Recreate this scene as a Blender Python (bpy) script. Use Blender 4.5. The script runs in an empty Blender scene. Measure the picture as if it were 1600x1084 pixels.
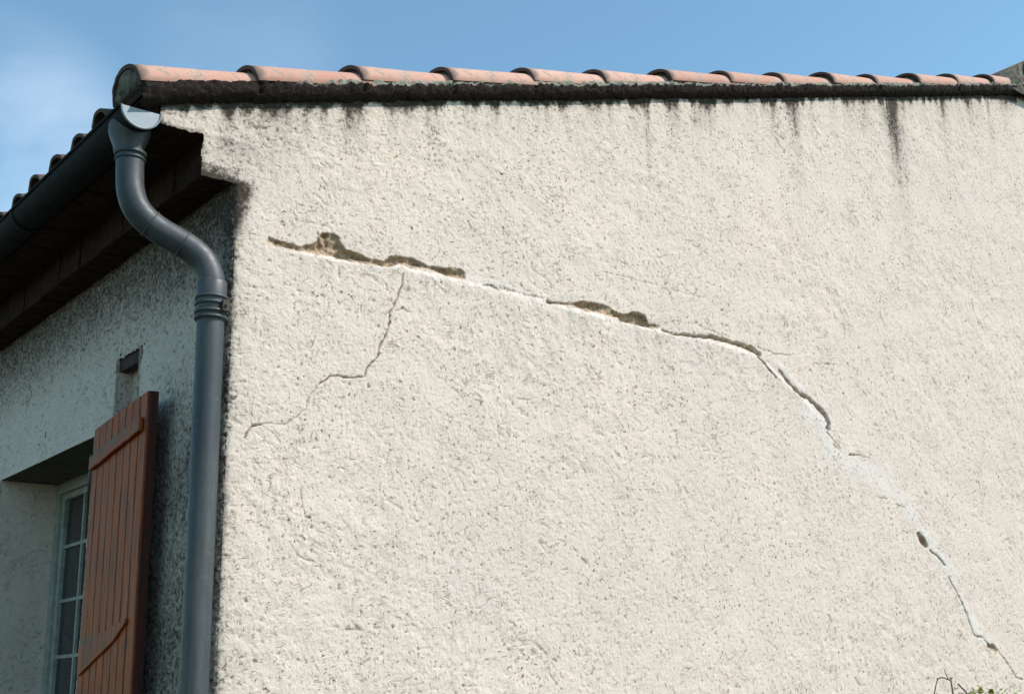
import bpy, bmesh, math, random
import numpy as np
from mathutils import Vector, Matrix
C = bpy.context.scene.collection
random.seed(7)

# ------------------------------------------------------------------ camera, world, sun, exposure
def look(yaw, pitch, roll):
    cy, sy, cp, sp = math.cos(yaw), math.sin(yaw), math.cos(pitch), math.sin(pitch)
    f = Vector((sy*cp, cy*cp, sp)); r = Vector((cy, -sy, 0)); u = r.cross(f)
    cr, sr = math.cos(roll), math.sin(roll)
    return Matrix((cr*r+sr*u, -sr*r+cr*u, -f)).transposed().to_4x4()
cam = bpy.data.cameras.new("camera"); co = bpy.data.objects.new("camera", cam); C.objects.link(co)
cam.sensor_width = 36; cam.lens = 43.51; cam.clip_end = 3000; cam.clip_start = 0.05
co.matrix_world = Matrix.Translation((-1.566, -3.314, 1.6)) @ look(math.radians(38.7234), math.radians(15.7652), math.radians(-1.2999))
bpy.context.scene.camera = co

SUN = Vector((0.50, -0.62, 0.80)).normalized()
sun = bpy.data.lights.new("sun", 'SUN'); sun.energy = 3.45; sun.angle = math.radians(0.6); sun.color = (1.0, 0.925, 0.86)
so = bpy.data.objects.new("sun", sun); C.objects.link(so); so.rotation_euler = SUN.to_track_quat('Z', 'Y').to_euler()

CLOUDS = [((0.231, 0.895, 0.381), .991, .9999, .50), ((0.377, 0.789, 0.485), .996, .99995, .10)]      # direction, falloff, amount
world = bpy.data.worlds.new("World"); bpy.context.scene.world = world; world.use_nodes = True
wt = world.node_tree; wt.nodes.clear(); wn, wl = wt.nodes.new, wt.links.new
wo = wn('ShaderNodeOutputWorld'); bg = wn('ShaderNodeBackground'); sky = wn('ShaderNodeTexSky')
sky.sky_type = 'NISHITA'; sky.sun_disc = False; sky.sun_elevation = math.asin(SUN.z)
sky.sun_rotation = math.atan2(SUN.x, SUN.y); sky.altitude = 100; sky.air_density = 1.0; sky.dust_density = 0.6; sky.ozone_density = 1.6
tc = wn('ShaderNodeTexCoord'); mp = wn('ShaderNodeMapping'); mp.inputs['Scale'].default_value = (1, 1, 2.2)
nz = wn('ShaderNodeTexNoise'); nz.inputs['Scale'].default_value = 3.1; nz.inputs['Detail'].default_value = 9; nz.inputs['Roughness'].default_value = .55
nz.inputs['Distortion'].default_value = .3
cr = wn('ShaderNodeValToRGB'); cr.color_ramp.elements[0].position = .40; cr.color_ramp.elements[1].position = .72
cr.color_ramp.elements[0].color = (0, 0, 0, 1); cr.color_ramp.elements[1].color = (.8, .8, .8, 1)
mx = wn('ShaderNodeMixRGB'); mx.inputs['Color2'].default_value = (7.2, 7.6, 8.2, 1)
wl(tc.outputs['Generated'], mp.inputs['Vector']); wl(mp.outputs[0], nz.inputs['Vector']); wl(nz.outputs['Fac'], cr.inputs[0])
msk = None
for dv, lo, hi, amt in CLOUDS:
    vm = wn('ShaderNodeVectorMath'); vm.operation = 'DOT_PRODUCT'; wl(tc.outputs['Generated'], vm.inputs[0]); vm.inputs[1].default_value = dv
    mr = wn('ShaderNodeMapRange'); mr.interpolation_type = 'SMOOTHSTEP'; mr.inputs['From Min'].default_value = lo; mr.inputs['From Max'].default_value = hi; mr.inputs['To Max'].default_value = amt
    wl(vm.outputs['Value'], mr.inputs['Value'])
    if msk is None: msk = mr.outputs[0]
    else:
        ad = wn('ShaderNodeMath'); ad.operation = 'ADD'; wl(msk, ad.inputs[0]); wl(mr.outputs[0], ad.inputs[1]); msk = ad.outputs[0]
mm = wn('ShaderNodeMath'); mm.operation = 'MULTIPLY'; mm.use_clamp = True; wl(cr.outputs[0], mm.inputs[0]); wl(msk, mm.inputs[1]); wl(mm.outputs[0], mx.inputs['Fac']); tint = wn('ShaderNodeMixRGB'); tint.blend_type = 'MULTIPLY'; tint.inputs[0].default_value = 1; tint.inputs['Color2'].default_value = (.95, 1.18, 1.09, 1); wl(sky.outputs[0], tint.inputs['Color1']); wl(tint.outputs[0], mx.inputs['Color1']); wl(mx.outputs[0], bg.inputs['Color']); wl(bg.outputs[0], wo.inputs[0])
bg.inputs['Strength'].default_value = 0.15
vs = bpy.context.scene.view_settings
vs.view_transform = 'Standard'; vs.look = 'None'; vs.exposure = 0.36; vs.gamma = 1; vs.use_curve_mapping = False

# ------------------------------------------------------------------ noise (numpy gradient noise)
_rs = np.random.RandomState(11)
_perm = _rs.permutation(4096).astype(np.int32)
_g = _rs.normal(size=(4096, 3)); _g /= np.linalg.norm(_g, axis=1)[:, None]; _g = (_g*1.5).astype(np.float32)
def pn(x, y, z, seed=0):
    x = np.asarray(x, np.float32)+seed*17.3; y = np.asarray(y, np.float32)+seed*5.7; z = np.asarray(z, np.float32)-seed*9.1
    x, y, z = np.broadcast_arrays(x, y, z)
    xi, yi, zi = np.floor(x).astype(np.int32), np.floor(y).astype(np.int32), np.floor(z).astype(np.int32)
    fx, fy, fz = x-xi, y-yi, z-zi
    u, v, w = [t*t*t*(t*(t*6-15)+10) for t in (fx, fy, fz)]
    out = 0
    for dx in (0, 1):
        a = _perm[(xi+dx) & 4095]
        for dy in (0, 1):
            b = _perm[(a+yi+dy) & 4095]
            for dz in (0, 1):
                g = _g[_perm[(b+zi+dz) & 4095]]
                d = g[..., 0]*(fx-dx)+g[..., 1]*(fy-dy)+g[..., 2]*(fz-dz)
                out = out + d*(u if dx else 1-u)*(v if dy else 1-v)*(w if dz else 1-w)
    return out
def ss(a, b, t):
    t = np.clip((t-a)/(b-a), 0, 1); return t*t*(3-2*t)

# ------------------------------------------------------------------ helpers
def obj(name, mesh, mat=None, parent=None):
    o = bpy.data.objects.new(name, mesh); C.objects.link(o)
    if mat: mesh.materials.append(mat)
    if parent: o.parent = parent
    return o
def bobj(name, bm, mat=None, parent=None, smooth=False):
    bmesh.ops.recalc_face_normals(bm, faces=bm.faces)
    me = bpy.data.meshes.new(name); bm.to_mesh(me); bm.free()
    if smooth: me.polygons.foreach_set('use_smooth', [True]*len(me.polygons))
    return obj(name, me, mat, parent)
def box(bm, x0, x1, y0, y1, z0, z1, bev=0, M=None):
    r = bmesh.ops.create_cube(bm, size=1)
    for v in r['verts']:
        v.co = Vector(((x0+x1)/2+v.co.x*(x1-x0), (y0+y1)/2+v.co.y*(y1-y0), (z0+z1)/2+v.co.z*(z1-z0)))
    vs_ = r['verts']
    if bev:
        es = list({e for v in vs_ for e in v.link_edges})
        rb = bmesh.ops.bevel(bm, geom=es, offset=bev, segments=2, affect='EDGES', profile=.6)
        vs_ = list({v for f in rb['faces'] for v in f.verts} | {v for v in vs_ if v.is_valid})
    if M:
        for v in vs_: v.co = M @ v.co
    return vs_
def tube(bm, pts, rads, n=20, caps=True, up=Vector((0, 1, 0))):
    pts = [Vector(p) for p in pts]; rings = []
    if not hasattr(rads, '__len__'): rads = [rads]*len(pts)
    for i, p in enumerate(pts):
        t = (pts[min(i+1, len(pts)-1)]-pts[max(i-1, 0)]).normalized()
        a = up-t*up.dot(t)
        if a.length < .1: a = Vector((1, 0, 0))-t*t.x
        a.normalize(); b = t.cross(a)
        rings.append([bm.verts.new(p+(a*math.cos(2*math.pi*k/n)+b*math.sin(2*math.pi*k/n))*rads[i]) for k in range(n)])
    for r0, r1 in zip(rings, rings[1:]):
        for k in range(n): bm.faces.new((r0[k], r0[(k+1) % n], r1[(k+1) % n], r1[k]))
    if caps: bm.faces.new(rings[0]); bm.faces.new(rings[-1])
    return rings
def gridmesh(name, P, keep=None, attrs=None):
    nr, nc = P.shape[:2]
    idx = np.arange(nr*nc).reshape(nr, nc)
    q = np.stack([idx[:-1, :-1], idx[:-1, 1:], idx[1:, 1:], idx[1:, :-1]], -1)
    q = q[keep] if keep is not None else q.reshape(-1, 4)
    q = q.reshape(-1, 4)
    used = np.zeros(nr*nc, bool); used[q.ravel()] = True
    remap = np.cumsum(used)-1; q = remap[q]; V = P.reshape(-1, 3)[used]
    me = bpy.data.meshes.new(name); me.vertices.add(len(V)); me.vertices.foreach_set('co', V.astype(np.float32).ravel())
    me.loops.add(len(q)*4); me.loops.foreach_set('vertex_index', q.ravel().astype(np.int32))
    me.polygons.add(len(q)); me.polygons.foreach_set('loop_start', np.arange(0, len(q)*4, 4, dtype=np.int32))
    me.polygons.foreach_set('use_smooth', np.ones(len(q), bool))
    me.update(calc_edges=True)
    for k, a in (attrs or {}).items():
        at = me.attributes.new(k, 'FLOAT', 'POINT'); at.data.foreach_set('value', a.reshape(-1)[used].astype(np.float32))
    return me

# ------------------------------------------------------------------ materials
class NT:
    def __init__(s, name):
        s.m = bpy.data.materials.new(name); s.m.use_nodes = True; s.t = s.m.node_tree
        s.b = s.t.nodes['Principled BSDF']; s.tc = s.n('ShaderNodeTexCoord')
    def n(s, k, **kw):
        x = s.t.nodes.new(k)
        for a, v in kw.items(): setattr(x, a, v)
        return x
    def l(s, a, b): s.t.links.new(a, b)
    def noise(s, scale, detail=4, rough=.5, dist=0, stretch=None, vec=None):
        x = s.n('ShaderNodeTexNoise'); x.inputs['Scale'].default_value = scale; x.inputs['Detail'].default_value = detail
        x.inputs['Roughness'].default_value = rough; x.inputs['Distortion'].default_value = dist
        v = vec or s.tc.outputs['Object']
        if stretch:
            m = s.n('ShaderNodeMapping'); m.inputs['Scale'].default_value = stretch; s.l(v, m.inputs[0]); v = m.outputs[0]
        s.l(v, x.inputs['Vector']); return x.outputs['Fac']
    def ramp(s, f, a, b, c0=(0, 0, 0), c1=(1, 1, 1)):
        r = s.n('ShaderNodeValToRGB'); e = r.color_ramp.elements; e[0].position = a; e[1].position = b
        e[0].color = (*c0, 1); e[1].color = (*c1, 1); s.l(f, r.inputs[0]); return r.outputs[0]
    def mix(s, f, a, b, t='MIX'):
        m = s.n('ShaderNodeMixRGB', blend_type=t)
        for v, i in ((f, 0), (a, 1), (b, 2)):
            if hasattr(v, 'is_linked'): s.l(v, m.inputs[i])
            elif i == 0: m.inputs[0].default_value = v
            else: m.inputs[i].default_value = (*v, 1)
        return m.outputs[0]
    def math(s, op, a, b=0.0, clamp=False):
        m = s.n('ShaderNodeMath', operation=op); m.use_clamp = clamp
        for v, i in ((a, 0), (b, 1)):
            if hasattr(v, 'is_linked'): s.l(v, m.inputs[i])
            else: m.inputs[i].default_value = v
        return m.outputs[0]
    def attr(s, name):
        a = s.n('ShaderNodeAttribute'); a.attribute_name = name; return a.outputs['Fac']
    def bump(s, h, dist, strength=1.0, prev=None):
        b = s.n('ShaderNodeBump'); b.inputs['Distance'].default_value = dist; b.inputs['Strength'].default_value = strength
        s.l(h, b.inputs['Height'])
        if prev: s.l(prev, b.inputs['Normal'])
        return b.outputs[0]
    def done(s, col=None, rough=.8, nrm=None, **kw):
        if col is not None:
            if hasattr(col, 'is_linked'): s.l(col, s.b.inputs['Base Color'])
            else: s.b.inputs['Base Color'].default_value = (*col, 1)
        if hasattr(rough, 'is_linked'): s.l(rough, s.b.inputs['Roughness'])
        else: s.b.inputs['Roughness'].default_value = rough
        if nrm: s.l(nrm, s.b.inputs['Normal'])
        for k, v in kw.items(): s.b.inputs[k.replace('_', ' ')].default_value = v
        return s.m

def stucco_mat(name, grit=1.0):
    s = NT(name)
    big = s.noise(1.3, 3); mid = s.noise(9, 4); fine = s.noise(160, 3, .6); grain = s.noise(60, 5, .65)
    col = s.mix(s.ramp(big, .3, .7), (.735, .608, .522), (.695, .588, .516))
    col = s.mix(s.math('MULTIPLY', s.ramp(mid, .42, .72), .5), col, (.70, .605, .50))
    col = s.mix(s.math('MULTIPLY', s.ramp(grain, .52, .68), .38), col, (.70, .55, .43))
    col = s.mix(s.math('MULTIPLY', s.ramp(fine, .56, .74), .45), col, (.40, .36, .29))
    dmp = s.ramp(s.noise(.55, 6, .62), .50, .70)
    col = s.mix(s.math('MULTIPLY', dmp, .38), col, (.60, .54, .46))
    # smooth pale repair filler over old crack, also the painted sunlight on the crack lip
    col = s.mix(s.math('MULTIPLY', s.attr('filler_light'), .9), col, (.735, .68, .64))
    # creases hold grime
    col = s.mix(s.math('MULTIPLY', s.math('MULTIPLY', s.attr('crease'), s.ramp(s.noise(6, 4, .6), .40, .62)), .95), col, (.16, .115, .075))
    # fine trowel scratches, several directions, in drifting patches
    sx = s.n('ShaderNodeSeparateXYZ'); s.l(s.tc.outputs['Object'], sx.inputs[0])
    cb = s.n('ShaderNodeCombineXYZ'); s.l(s.math('ADD', sx.outputs[0], sx.outputs[1]), cb.inputs[0]); s.l(sx.outputs[2], cb.inputs[1])
    tot = None
    for k, (ang, fx_, fz_, w_, thr) in enumerate([(.75, 14, 52, .020, .50), (-.25, 12, 46, .018, .50), (.2, 20, 70, .022, .52), (1.3, 16, 60, .018, .54)]):
        mp_ = s.n('ShaderNodeMapping'); mp_.inputs['Rotation'].default_value = (0, 0, ang); mp_.inputs['Location'].default_value = (k*3.7, k*1.9, 0)
        s.l(cb.outputs[0], mp_.inputs[0])
        m2 = s.n('ShaderNodeMapping'); m2.inputs['Scale'].default_value = (fx_, fz_, 1); s.l(mp_.outputs[0], m2.inputs[0])
        nn = s.n('ShaderNodeTexNoise'); nn.inputs['Scale'].default_value = 1; nn.inputs['Detail'].default_value = 2; nn.inputs['Distortion'].default_value = .9; s.l(m2.outputs[0], nn.inputs['Vector'])
        a_ = s.math('ABSOLUTE', s.math('SUBTRACT', nn.outputs['Fac'], .5))
        ln = s.math('SUBTRACT', 1.0, s.math('DIVIDE', a_, w_), True)
        pm = s.ramp(s.noise(5.5+k, 4, .7, 0, None, mp_.outputs[0]), thr+.02, thr+.12)
        dash = s.ramp(s.noise(34+3*k, 3, .6, 0, None, mp_.outputs[0]), .46, .58)
        ln = s.math('MULTIPLY', s.math('MULTIPLY', ln, pm), dash)
        tot = ln if tot is None else s.math('MAXIMUM', tot, ln)
    tot = s.math('MULTIPLY', tot, s.math('SUBTRACT', 1.0, s.attr('filler_light')))
    spk = s.math('MULTIPLY', s.ramp(s.noise(75, 3, .6, .7), .615, .665), s.ramp(s.noise(5, 5, .7), .38, .58))
    col = s.mix(s.math('MULTIPLY', s.math('MAXIMUM', tot, spk), .95*grit), col, s.mix(s.noise(3), (.34, .21, .12), (.12, .085, .055)))
    # soot / lichen plus painted front-wall shade, broken up with speckle
    d = s.attr('dirt_shade'); sp = s.noise(75, 6, .7); sp2 = s.noise(22, 4, .6)
    k = s.math('ADD', s.math('MULTIPLY', s.math('SUBTRACT', sp, .5), 3.3 if grit == 1 else 2.0), s.math('MULTIPLY', s.math('SUBTRACT', sp2, .5), 1.2))
    k = s.math('ADD', s.math('MULTIPLY', d, 1.25), s.math('SUBTRACT', k, .38))
    k = s.math('MULTIPLY', s.ramp(k, .0, .95), s.ramp(d, .01, .25))
    wash = s.math('MULTIPLY', s.ramp(d, 0, .9), .60)
    col = s.mix(wash, col, (.165, .145, .118))
    col = s.mix(k, col, (.055, .041, .031))
    # exposed render / rubble inside the crack
    ex = s.mix(s.ramp(s.noise(45, 5, .7), .35, .68), (.24, .155, .095), (.60, .46, .33))
    col = s.mix(s.attr('exposed'), col, ex)
    n1 = s.bump(s.noise(210, 3, .7), .0022, .9)
    n2 = s.bump(s.noise(85, 4, .6, .4), .0026, .6, n1)
    n2 = s.bump(s.math('SUBTRACT', 1.0, s.math('MAXIMUM', tot, spk)), .004, .8, n2)
    return s.done(col, .93, n2, Specular_IOR_Level=.25)
M_st = stucco_mat("stucco"); M_sm = stucco_mat("smooth_render", .18)

def tile_mat():
    s = NT("terracotta"); oi = s.n('ShaderNodeObjectInfo')
    c = s.mix(oi.outputs['Random'], (.50, .215, .15), (.66, .38, .29))
    c = s.mix(s.math('MULTIPLY', s.ramp(s.noise(7, 5, .6), .40, .66), .6), c, (.60, .40, .31))
    c = s.mix(s.math('MULTIPLY', s.ramp(s.noise(28, 5, .7), .52, .70), .65), c, (.30, .17, .12))
    c = s.mix(s.math('MULTIPLY', s.ramp(s.noise(14, 6, .7), .54, .66), .75), c, (.27, .26, .22))
    g = s.n('ShaderNodeNewGeometry')
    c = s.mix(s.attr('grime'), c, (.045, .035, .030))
    return s.done(c, .85, s.bump(s.noise(90, 4, .6), .002, .6), Specular_IOR_Level=.3)
M_tile = tile_mat()
def mortar_mat(name, c0, c1, dark=None):
    s = NT(name)
    c = s.mix(s.ramp(s.noise(30, 6, .7), .35, .65), c0, c1)
    if dark:
        k = s.attr('soot'); sp = s.noise(55, 6, .75)
        f = s.ramp(s.math('ADD', k, s.math('MULTIPLY', s.math('SUBTRACT', sp, .5), 1.5)), .38, .62)
        c = s.mix(f, c, dark)
        c = s.mix(s.math('MULTIPLY', s.math('MULTIPLY', s.ramp(s.noise(150, 3), .6, .7), .35), f), c, (.16, .14, .11))
    return s.done(c, .95, s.bump(s.noise(70, 6, .75), .006, 1.0), Specular_IOR_Level=.1)
M_mort = mortar_mat("verge_mortar", (.36, .35, .29), (.22, .21, .17), (.026, .019, .016))
M_mort2 = mortar_mat("tile_end_mortar", (.26, .24, .19), (.07, .06, .05))
M_brick = mortar_mat("cornice_brick", (.062, .030, .020), (.018, .012, .009))
def zinc():
    s = NT("weathered_zinc")
    a = s.noise(5, 6, .65, 0, (1, 1, .35)); b = s.noise(40, 5, .7)
    c = s.mix(s.ramp(a, .35, .68), (.038, .044, .050), (.070, .077, .083))
    c = s.mix(s.math('MULTIPLY', s.ramp(b, .60, .78), .5), c, (.19, .21, .21))
    c = s.mix(s.math('MULTIPLY', s.ramp(s.noise(9, 5, .7, 0, (1, 1, .12)), .50, .68), .6), c, (.115, .115, .105))
    return s.done(c, s.ramp(b, .3, .7, (.42,)*3, (.62,)*3), s.bump(s.noise(14, 3), .003, .5), Metallic=.25, Specular_IOR_Level=.45)
M_zn = zinc()
def zinc2():
    s = NT("pale_zinc"); b = s.noise(30, 5, .7)
    return s.done(s.mix(b, (.17, .20, .225), (.30, .34, .37)), .5, None, Metallic=.2)
M_zn2 = zinc2()
def wood():
    s = NT("varnished_wood")
    a = s.noise(6, 5, .6, .6, (9, 9, .5)); b = s.noise(22, 5, .65, .5, (8, 8, .3))
    c = s.mix(s.ramp(a, .3, .7), (.27, .042, .004), (.52, .100, .009))
    c = s.mix(s.math('MULTIPLY', s.ramp(b, .44, .62), .85), c, (.055, .016, .006))
    c = s.mix(s.math('MULTIPLY', s.ramp(s.noise(7, 6, .75, .4, (2, 2, 1)), .54, .70), .7), c, (.07, .032, .02))
    k = s.ramp(s.math('ADD', s.attr('dust'), s.math('MULTIPLY', s.math('SUBTRACT', s.noise(35, 5, .7), .5), .7)), .35, .75)
    c = s.mix(k, c, (.115, .082, .050))
    c = s.mix(s.attr('edge'), c, (.035, .012, .011))
    return s.done(c, .6, s.bump(b, .0015, .5), Specular_IOR_Level=.2)
M_wd = wood()
def plain(name, c0, c1, rough=.7, scale=20, **kw):
    s = NT(name); return s.done(s.mix(s.ramp(s.noise(scale, 5, .65), .35, .65), c0, c1), rough, s.bump(s.noise(scale*3, 3), .001, .4), **kw)
M_zng = plain('dark_zinc', (.007, .0075, .008), (.018, .018, .019), .8, 12, Specular_IOR_Level=.15)  # near-black zinc of the gutter trough and joint bands
M_frame = plain("window_paint", (.36, .37, .33), (.23, .24, .21), .5, 25)
M_lint = plain("old_timber", (.085, .065, .045), (.045, .035, .026), .85, 14)
M_dark = plain("interior_dark", (.03, .028, .025), (.02, .02, .018), .9)
s = NT("glass"); M_gl = s.done((.018, .020, .021), .06, s.bump(s.noise(3, 2), .004, .3), Specular_IOR_Level=.6)
s = NT("net_curtain"); M_cu = s.done(s.mix(s.noise(30, 2, .5, 0, (1, 6, .3)), (.15, .19, .20), (.07, .09, .10)), .9)
M_bark = plain("bark", (.20, .15, .10), (.09, .07, .05), .9, 60)
s = NT("leaf"); oi = s.n('ShaderNodeObjectInfo')
M_leaf = s.done(s.mix(s.noise(25, 3), (.09, .125, .018), (.24, .27, .055)), .5, None, Specular_IOR_Level=.35)
s = NT("ground"); g = s.ramp(s.noise(.6, 8, .7), .4, .6)
M_gr = s.done(s.mix(g, (.035, .055, .018), (.10, .085, .055)), .95, s.bump(s.noise(18, 6, .7), .03, .6))

# ------------------------------------------------------------------ crack survey of the gable wall (x, z in metres on the wall face)
HOLES = {
'A':[(0.12,3.004),(0.153,3.003),(0.208,3.0),(0.241,2.999),(0.288,3.023),(0.309,3.058),(0.331,3.073),(0.376,3.061),(0.389,3.04),(0.402,3.027),(0.455,3.021),(0.495,3.008),(0.549,3.013),(0.569,3.032),(0.589,3.043),(0.624,3.046),(0.662,3.045),(0.701,3.041),(0.729,3.031),(0.78,3.038),(0.846,3.049),(0.883,3.043),(0.886,3.012),(0.816,3.011),(0.751,3.017),(0.701,3.019),(0.655,3.007),(0.631,3.014),(0.603,3.015),(0.576,2.997),(0.522,2.989),(0.429,2.985),(0.352,2.987),(0.276,2.986),(0.22,2.981),(0.154,2.98),(0.121,2.985)],
'B':[(1.259,3.014),(1.284,3.002),(1.376,3.015),(1.439,3.035),(1.503,3.038),(1.579,3.035),(1.632,3.019),(1.677,3.027),(1.723,3.042),(1.768,3.035),(1.789,3.008),(1.852,3.006),(1.834,2.99),(1.765,2.989),(1.675,2.989),(1.631,2.989),(1.62,3.0),(1.544,3.004),(1.443,2.994),(1.376,3.007),(1.283,2.996),(1.258,2.993)],
'D':[(3.455,2.29),(3.479,2.289),(3.512,2.263),(3.535,2.222),(3.509,2.217),(3.467,2.248)],
'F':[(3.92,1.797),(3.987,1.791),(4.029,1.759),(3.983,1.754),(3.927,1.776)]}
DEEP = {'B2':[(1.632,3.019),(1.677,3.027),(1.723,3.042),(1.768,3.035),(1.783,3.005),(1.765,2.989),(1.675,2.989),(1.631,2.989),(1.62,3.0)]}
# polyline, half width start, half width end, strength
LINES = [
([(1.863,2.991),(1.915,2.985),(1.975,2.989),(2.073,2.999),(2.148,3.007),(2.224,3.006),(2.313,3.002),(2.391,2.996),(2.443,2.981)],.0035,.011,1),
([(2.427,2.965),(2.471,2.939),(2.514,2.9),(2.54,2.89)],.005,.003,1),
([(2.566,2.935),(2.596,2.902),(2.647,2.863),(2.699,2.837),(2.754,2.826),(2.808,2.8),(2.847,2.767),(2.878,2.729),(2.868,2.709)],.004,.013,1),
([(2.851,2.693),(2.903,2.652),(2.942,2.619)],.003,.002,.7),
([(1.554,3.174),(1.687,3.175),(1.848,3.175),(2.003,3.172),(2.126,3.174)],.002,.002,.4),
([(2.433,3.017),(2.459,3.007),(2.553,2.998),(2.651,3.009)],.003,.002,.6),
([(2.806,2.994),(2.956,3.012)],.002,.002,.5),
([(1.859,3.011),(1.932,3.041),(2.016,3.047),(2.077,3.044),(2.151,3.034),(2.212,3.022)],.002,.002,.35),
([(2.891,2.641),(2.942,2.611)],.003,.002,.7),([(2.997,2.605),(3.074,2.61),(3.15,2.602)],.004,.002,.7),
([(3.543,2.211),(3.601,2.183),(3.656,2.144)],.004,.004,1),
([(3.667,2.09),(3.704,2.043),(3.752,1.984),(3.783,1.925),(3.811,1.853),(3.828,1.829),(3.903,1.818),(3.931,1.794)],.004,.003,.9),
([(4.023,1.752),(4.091,1.698),(4.145,1.637),(4.21,1.624)],.003,.003,.8),
([(0.621,2.979),(0.617,2.941),(0.607,2.909),(0.594,2.868),(0.57,2.83),(0.57,2.801),(0.56,2.764),(0.537,2.719),(0.528,2.677),(0.499,2.649),(0.483,2.624),(0.477,2.603),(0.41,2.593),(0.354,2.587),(0.32,2.559)],.0026,.0026,.95),
([(0.32,2.559),(0.3,2.531),(0.276,2.506),(0.267,2.467),(0.227,2.436),(0.204,2.415),(0.17,2.408),(0.125,2.408)],.002,.002,.55),
([(0.59,2.846),(0.624,2.855),(0.659,2.852)],.002,.002,.5),
([(0.125,2.408),(0.092,2.397),(0.082,2.383),(0.067,2.358)],.003,.002,.9),
([(0.961,3.006),(1.004,3.011),(1.034,2.999)],.003,.002,.8),([(1.058,3.013),(1.089,3.009),(1.161,3.006),(1.242,3.008)],.0025,.002,.6),
([(3.199,2.427),(3.256,2.42)],.003,.002,.7),([(3.313,2.404),(3.393,2.398)],.003,.002,.7)]
FILL = [([(2.747,2.777),(2.829,2.716),(2.871,2.627),(3.011,2.57),(3.178,2.539),(3.322,2.455),(3.463,2.333),(3.597,2.22),(3.693,2.115),(3.772,1.972),(3.853,1.842),(3.931,1.794)],.075,.03),
([(2.444,2.99),(2.574,2.945),(2.717,2.863)],.012,.016),([(0.89,3.02),(1.08,3.02),(1.26,3.0)],.012,.012)]
def polydist(px, pz, pts):
    """distance to a polyline and position 0..1 along it"""
    best = np.full(px.shape, 9., np.float32); tt = np.zeros(px.shape, np.float32); n = len(pts)-1
    for i in range(n):
        ax, az = pts[i]; bx, bz = pts[i+1]; dx, dz = bx-ax, bz-az; L = dx*dx+dz*dz+1e-12
        t = np.clip(((px-ax)*dx+(pz-az)*dz)/L, 0, 1); d = np.hypot(px-ax-t*dx, pz-az-t*dz)
        m = d < best; best = np.where(m, d, best); tt = np.where(m, (i+t)/n, tt)
    return best, tt
def inpoly(px, pz, pts):
    ins = np.zeros(px.shape, bool); n = len(pts)
    for i in range(n):
        (x0, z0), (x1, z1) = pts[i], pts[(i+1) % n]
        if z0 == z1: continue
        c = ((z0 > pz) != (z1 > pz)) & (px < (x1-x0)*(pz-z0)/(z1-z0)+x0)
        ins ^= c
    return ins

SL = 0.3081                                # roof slope (rise per metre)
RIDGE = 5.15
def topz(x):
    x = np.asarray(x, float); return np.where(x < RIDGE, 3.435+SL*x, 3.435+SL*(2*RIDGE-x))
CORN = [(-.252, 3.290), (-.112, 3.157)]    # cornice steps: outer x, underside z

def relief(x, y, z):
    """stucco relief shared by both walls, returns height (m) and crease amount"""
    wx = x+.05*pn(x*4, y*4, z*4, 3); wz = z+.05*pn(x*4, y*4, z*4, 4); wy = y+.05*pn(x*4, y*4, z*4, 8)
    h = .0050*pn(x*2.2, y*2.2, z*2.2, 1)+.0026*pn(x*8, y*8, z*8, 2)
    h = h+.0022*ss(-.35, .25, pn(x*1.7, y*1.7, z*1.7, 11))*pn(wx*24, wy*24, wz*24, 5)+.0011*pn(wx*52, wy*52, wz*52, 6)+.0012*pn(x*110, y*110, z*110, 7)
    # trowel drags: long thin folds, direction drifting over the wall
    cre = 0
    hz = x+y
    for k, (ang, fa, fb, sd) in enumerate([(-.45, 9, 34, 20), (.35, 10, 38, 24), (.02, 8, 30, 28), (-1.0, 14, 40, 33)]):
        a = ang+.5*pn(x*1.3, y*1.3, z*1.3, sd+1)
        ca, sa = np.cos(a), np.sin(a)
        u = hz*ca+z*sa; v = -hz*sa+z*ca
        n = pn(u*fa, v*fb, 0*u+sd, sd)
        m = ss(.22, .55, pn(x*7, y*7, z*7, sd+2))
        r = ss(.07, .0, np.abs(n))*m*ss(.0, .35, pn(hz*30, z*30, 0*u, sd+3)+.2)
        h = h-.0028*r+.0006*ss(.0, .3, n)*m
        cre = np.maximum(cre, r)
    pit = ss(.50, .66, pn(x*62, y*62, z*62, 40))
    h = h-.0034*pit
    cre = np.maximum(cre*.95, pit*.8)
    return h, cre

house = bpy.data.objects.new("house", None); C.objects.link(house)
house["label"] = "cream stuccoed house corner with a long crack across its gable wall"; house["category"] = "house"

# ------------------------------------------------------------------ gable wall
R0 = .022                                   # worn rounding of the corner
xa = [-.262]; st = .0030
while xa[-1] < 5.45: xa.append(xa[-1]+st*(1+.19*max(xa[-1], 0)))
xs = np.array(xa+list(np.linspace(5.55, 2*RIDGE, 50)))
NV = 620
lowz = np.linspace(0, 1.40, 24)[:-1]
t = np.linspace(0, 1, NV)
X = np.broadcast_to(xs[None, :], (len(lowz)+NV, len(xs))).copy()
TZ = topz(xs)+.012
Z = np.concatenate([np.broadcast_to(lowz[:, None], (len(lowz), len(xs))), 1.40+t[:, None]*(TZ[None, :]-1.40)], 0)
Y0 = np.zeros_like(X)
h, cre = relief(X, Y0, Z)
exposed = np.zeros_like(X); filler_light = np.zeros_like(X)
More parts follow.
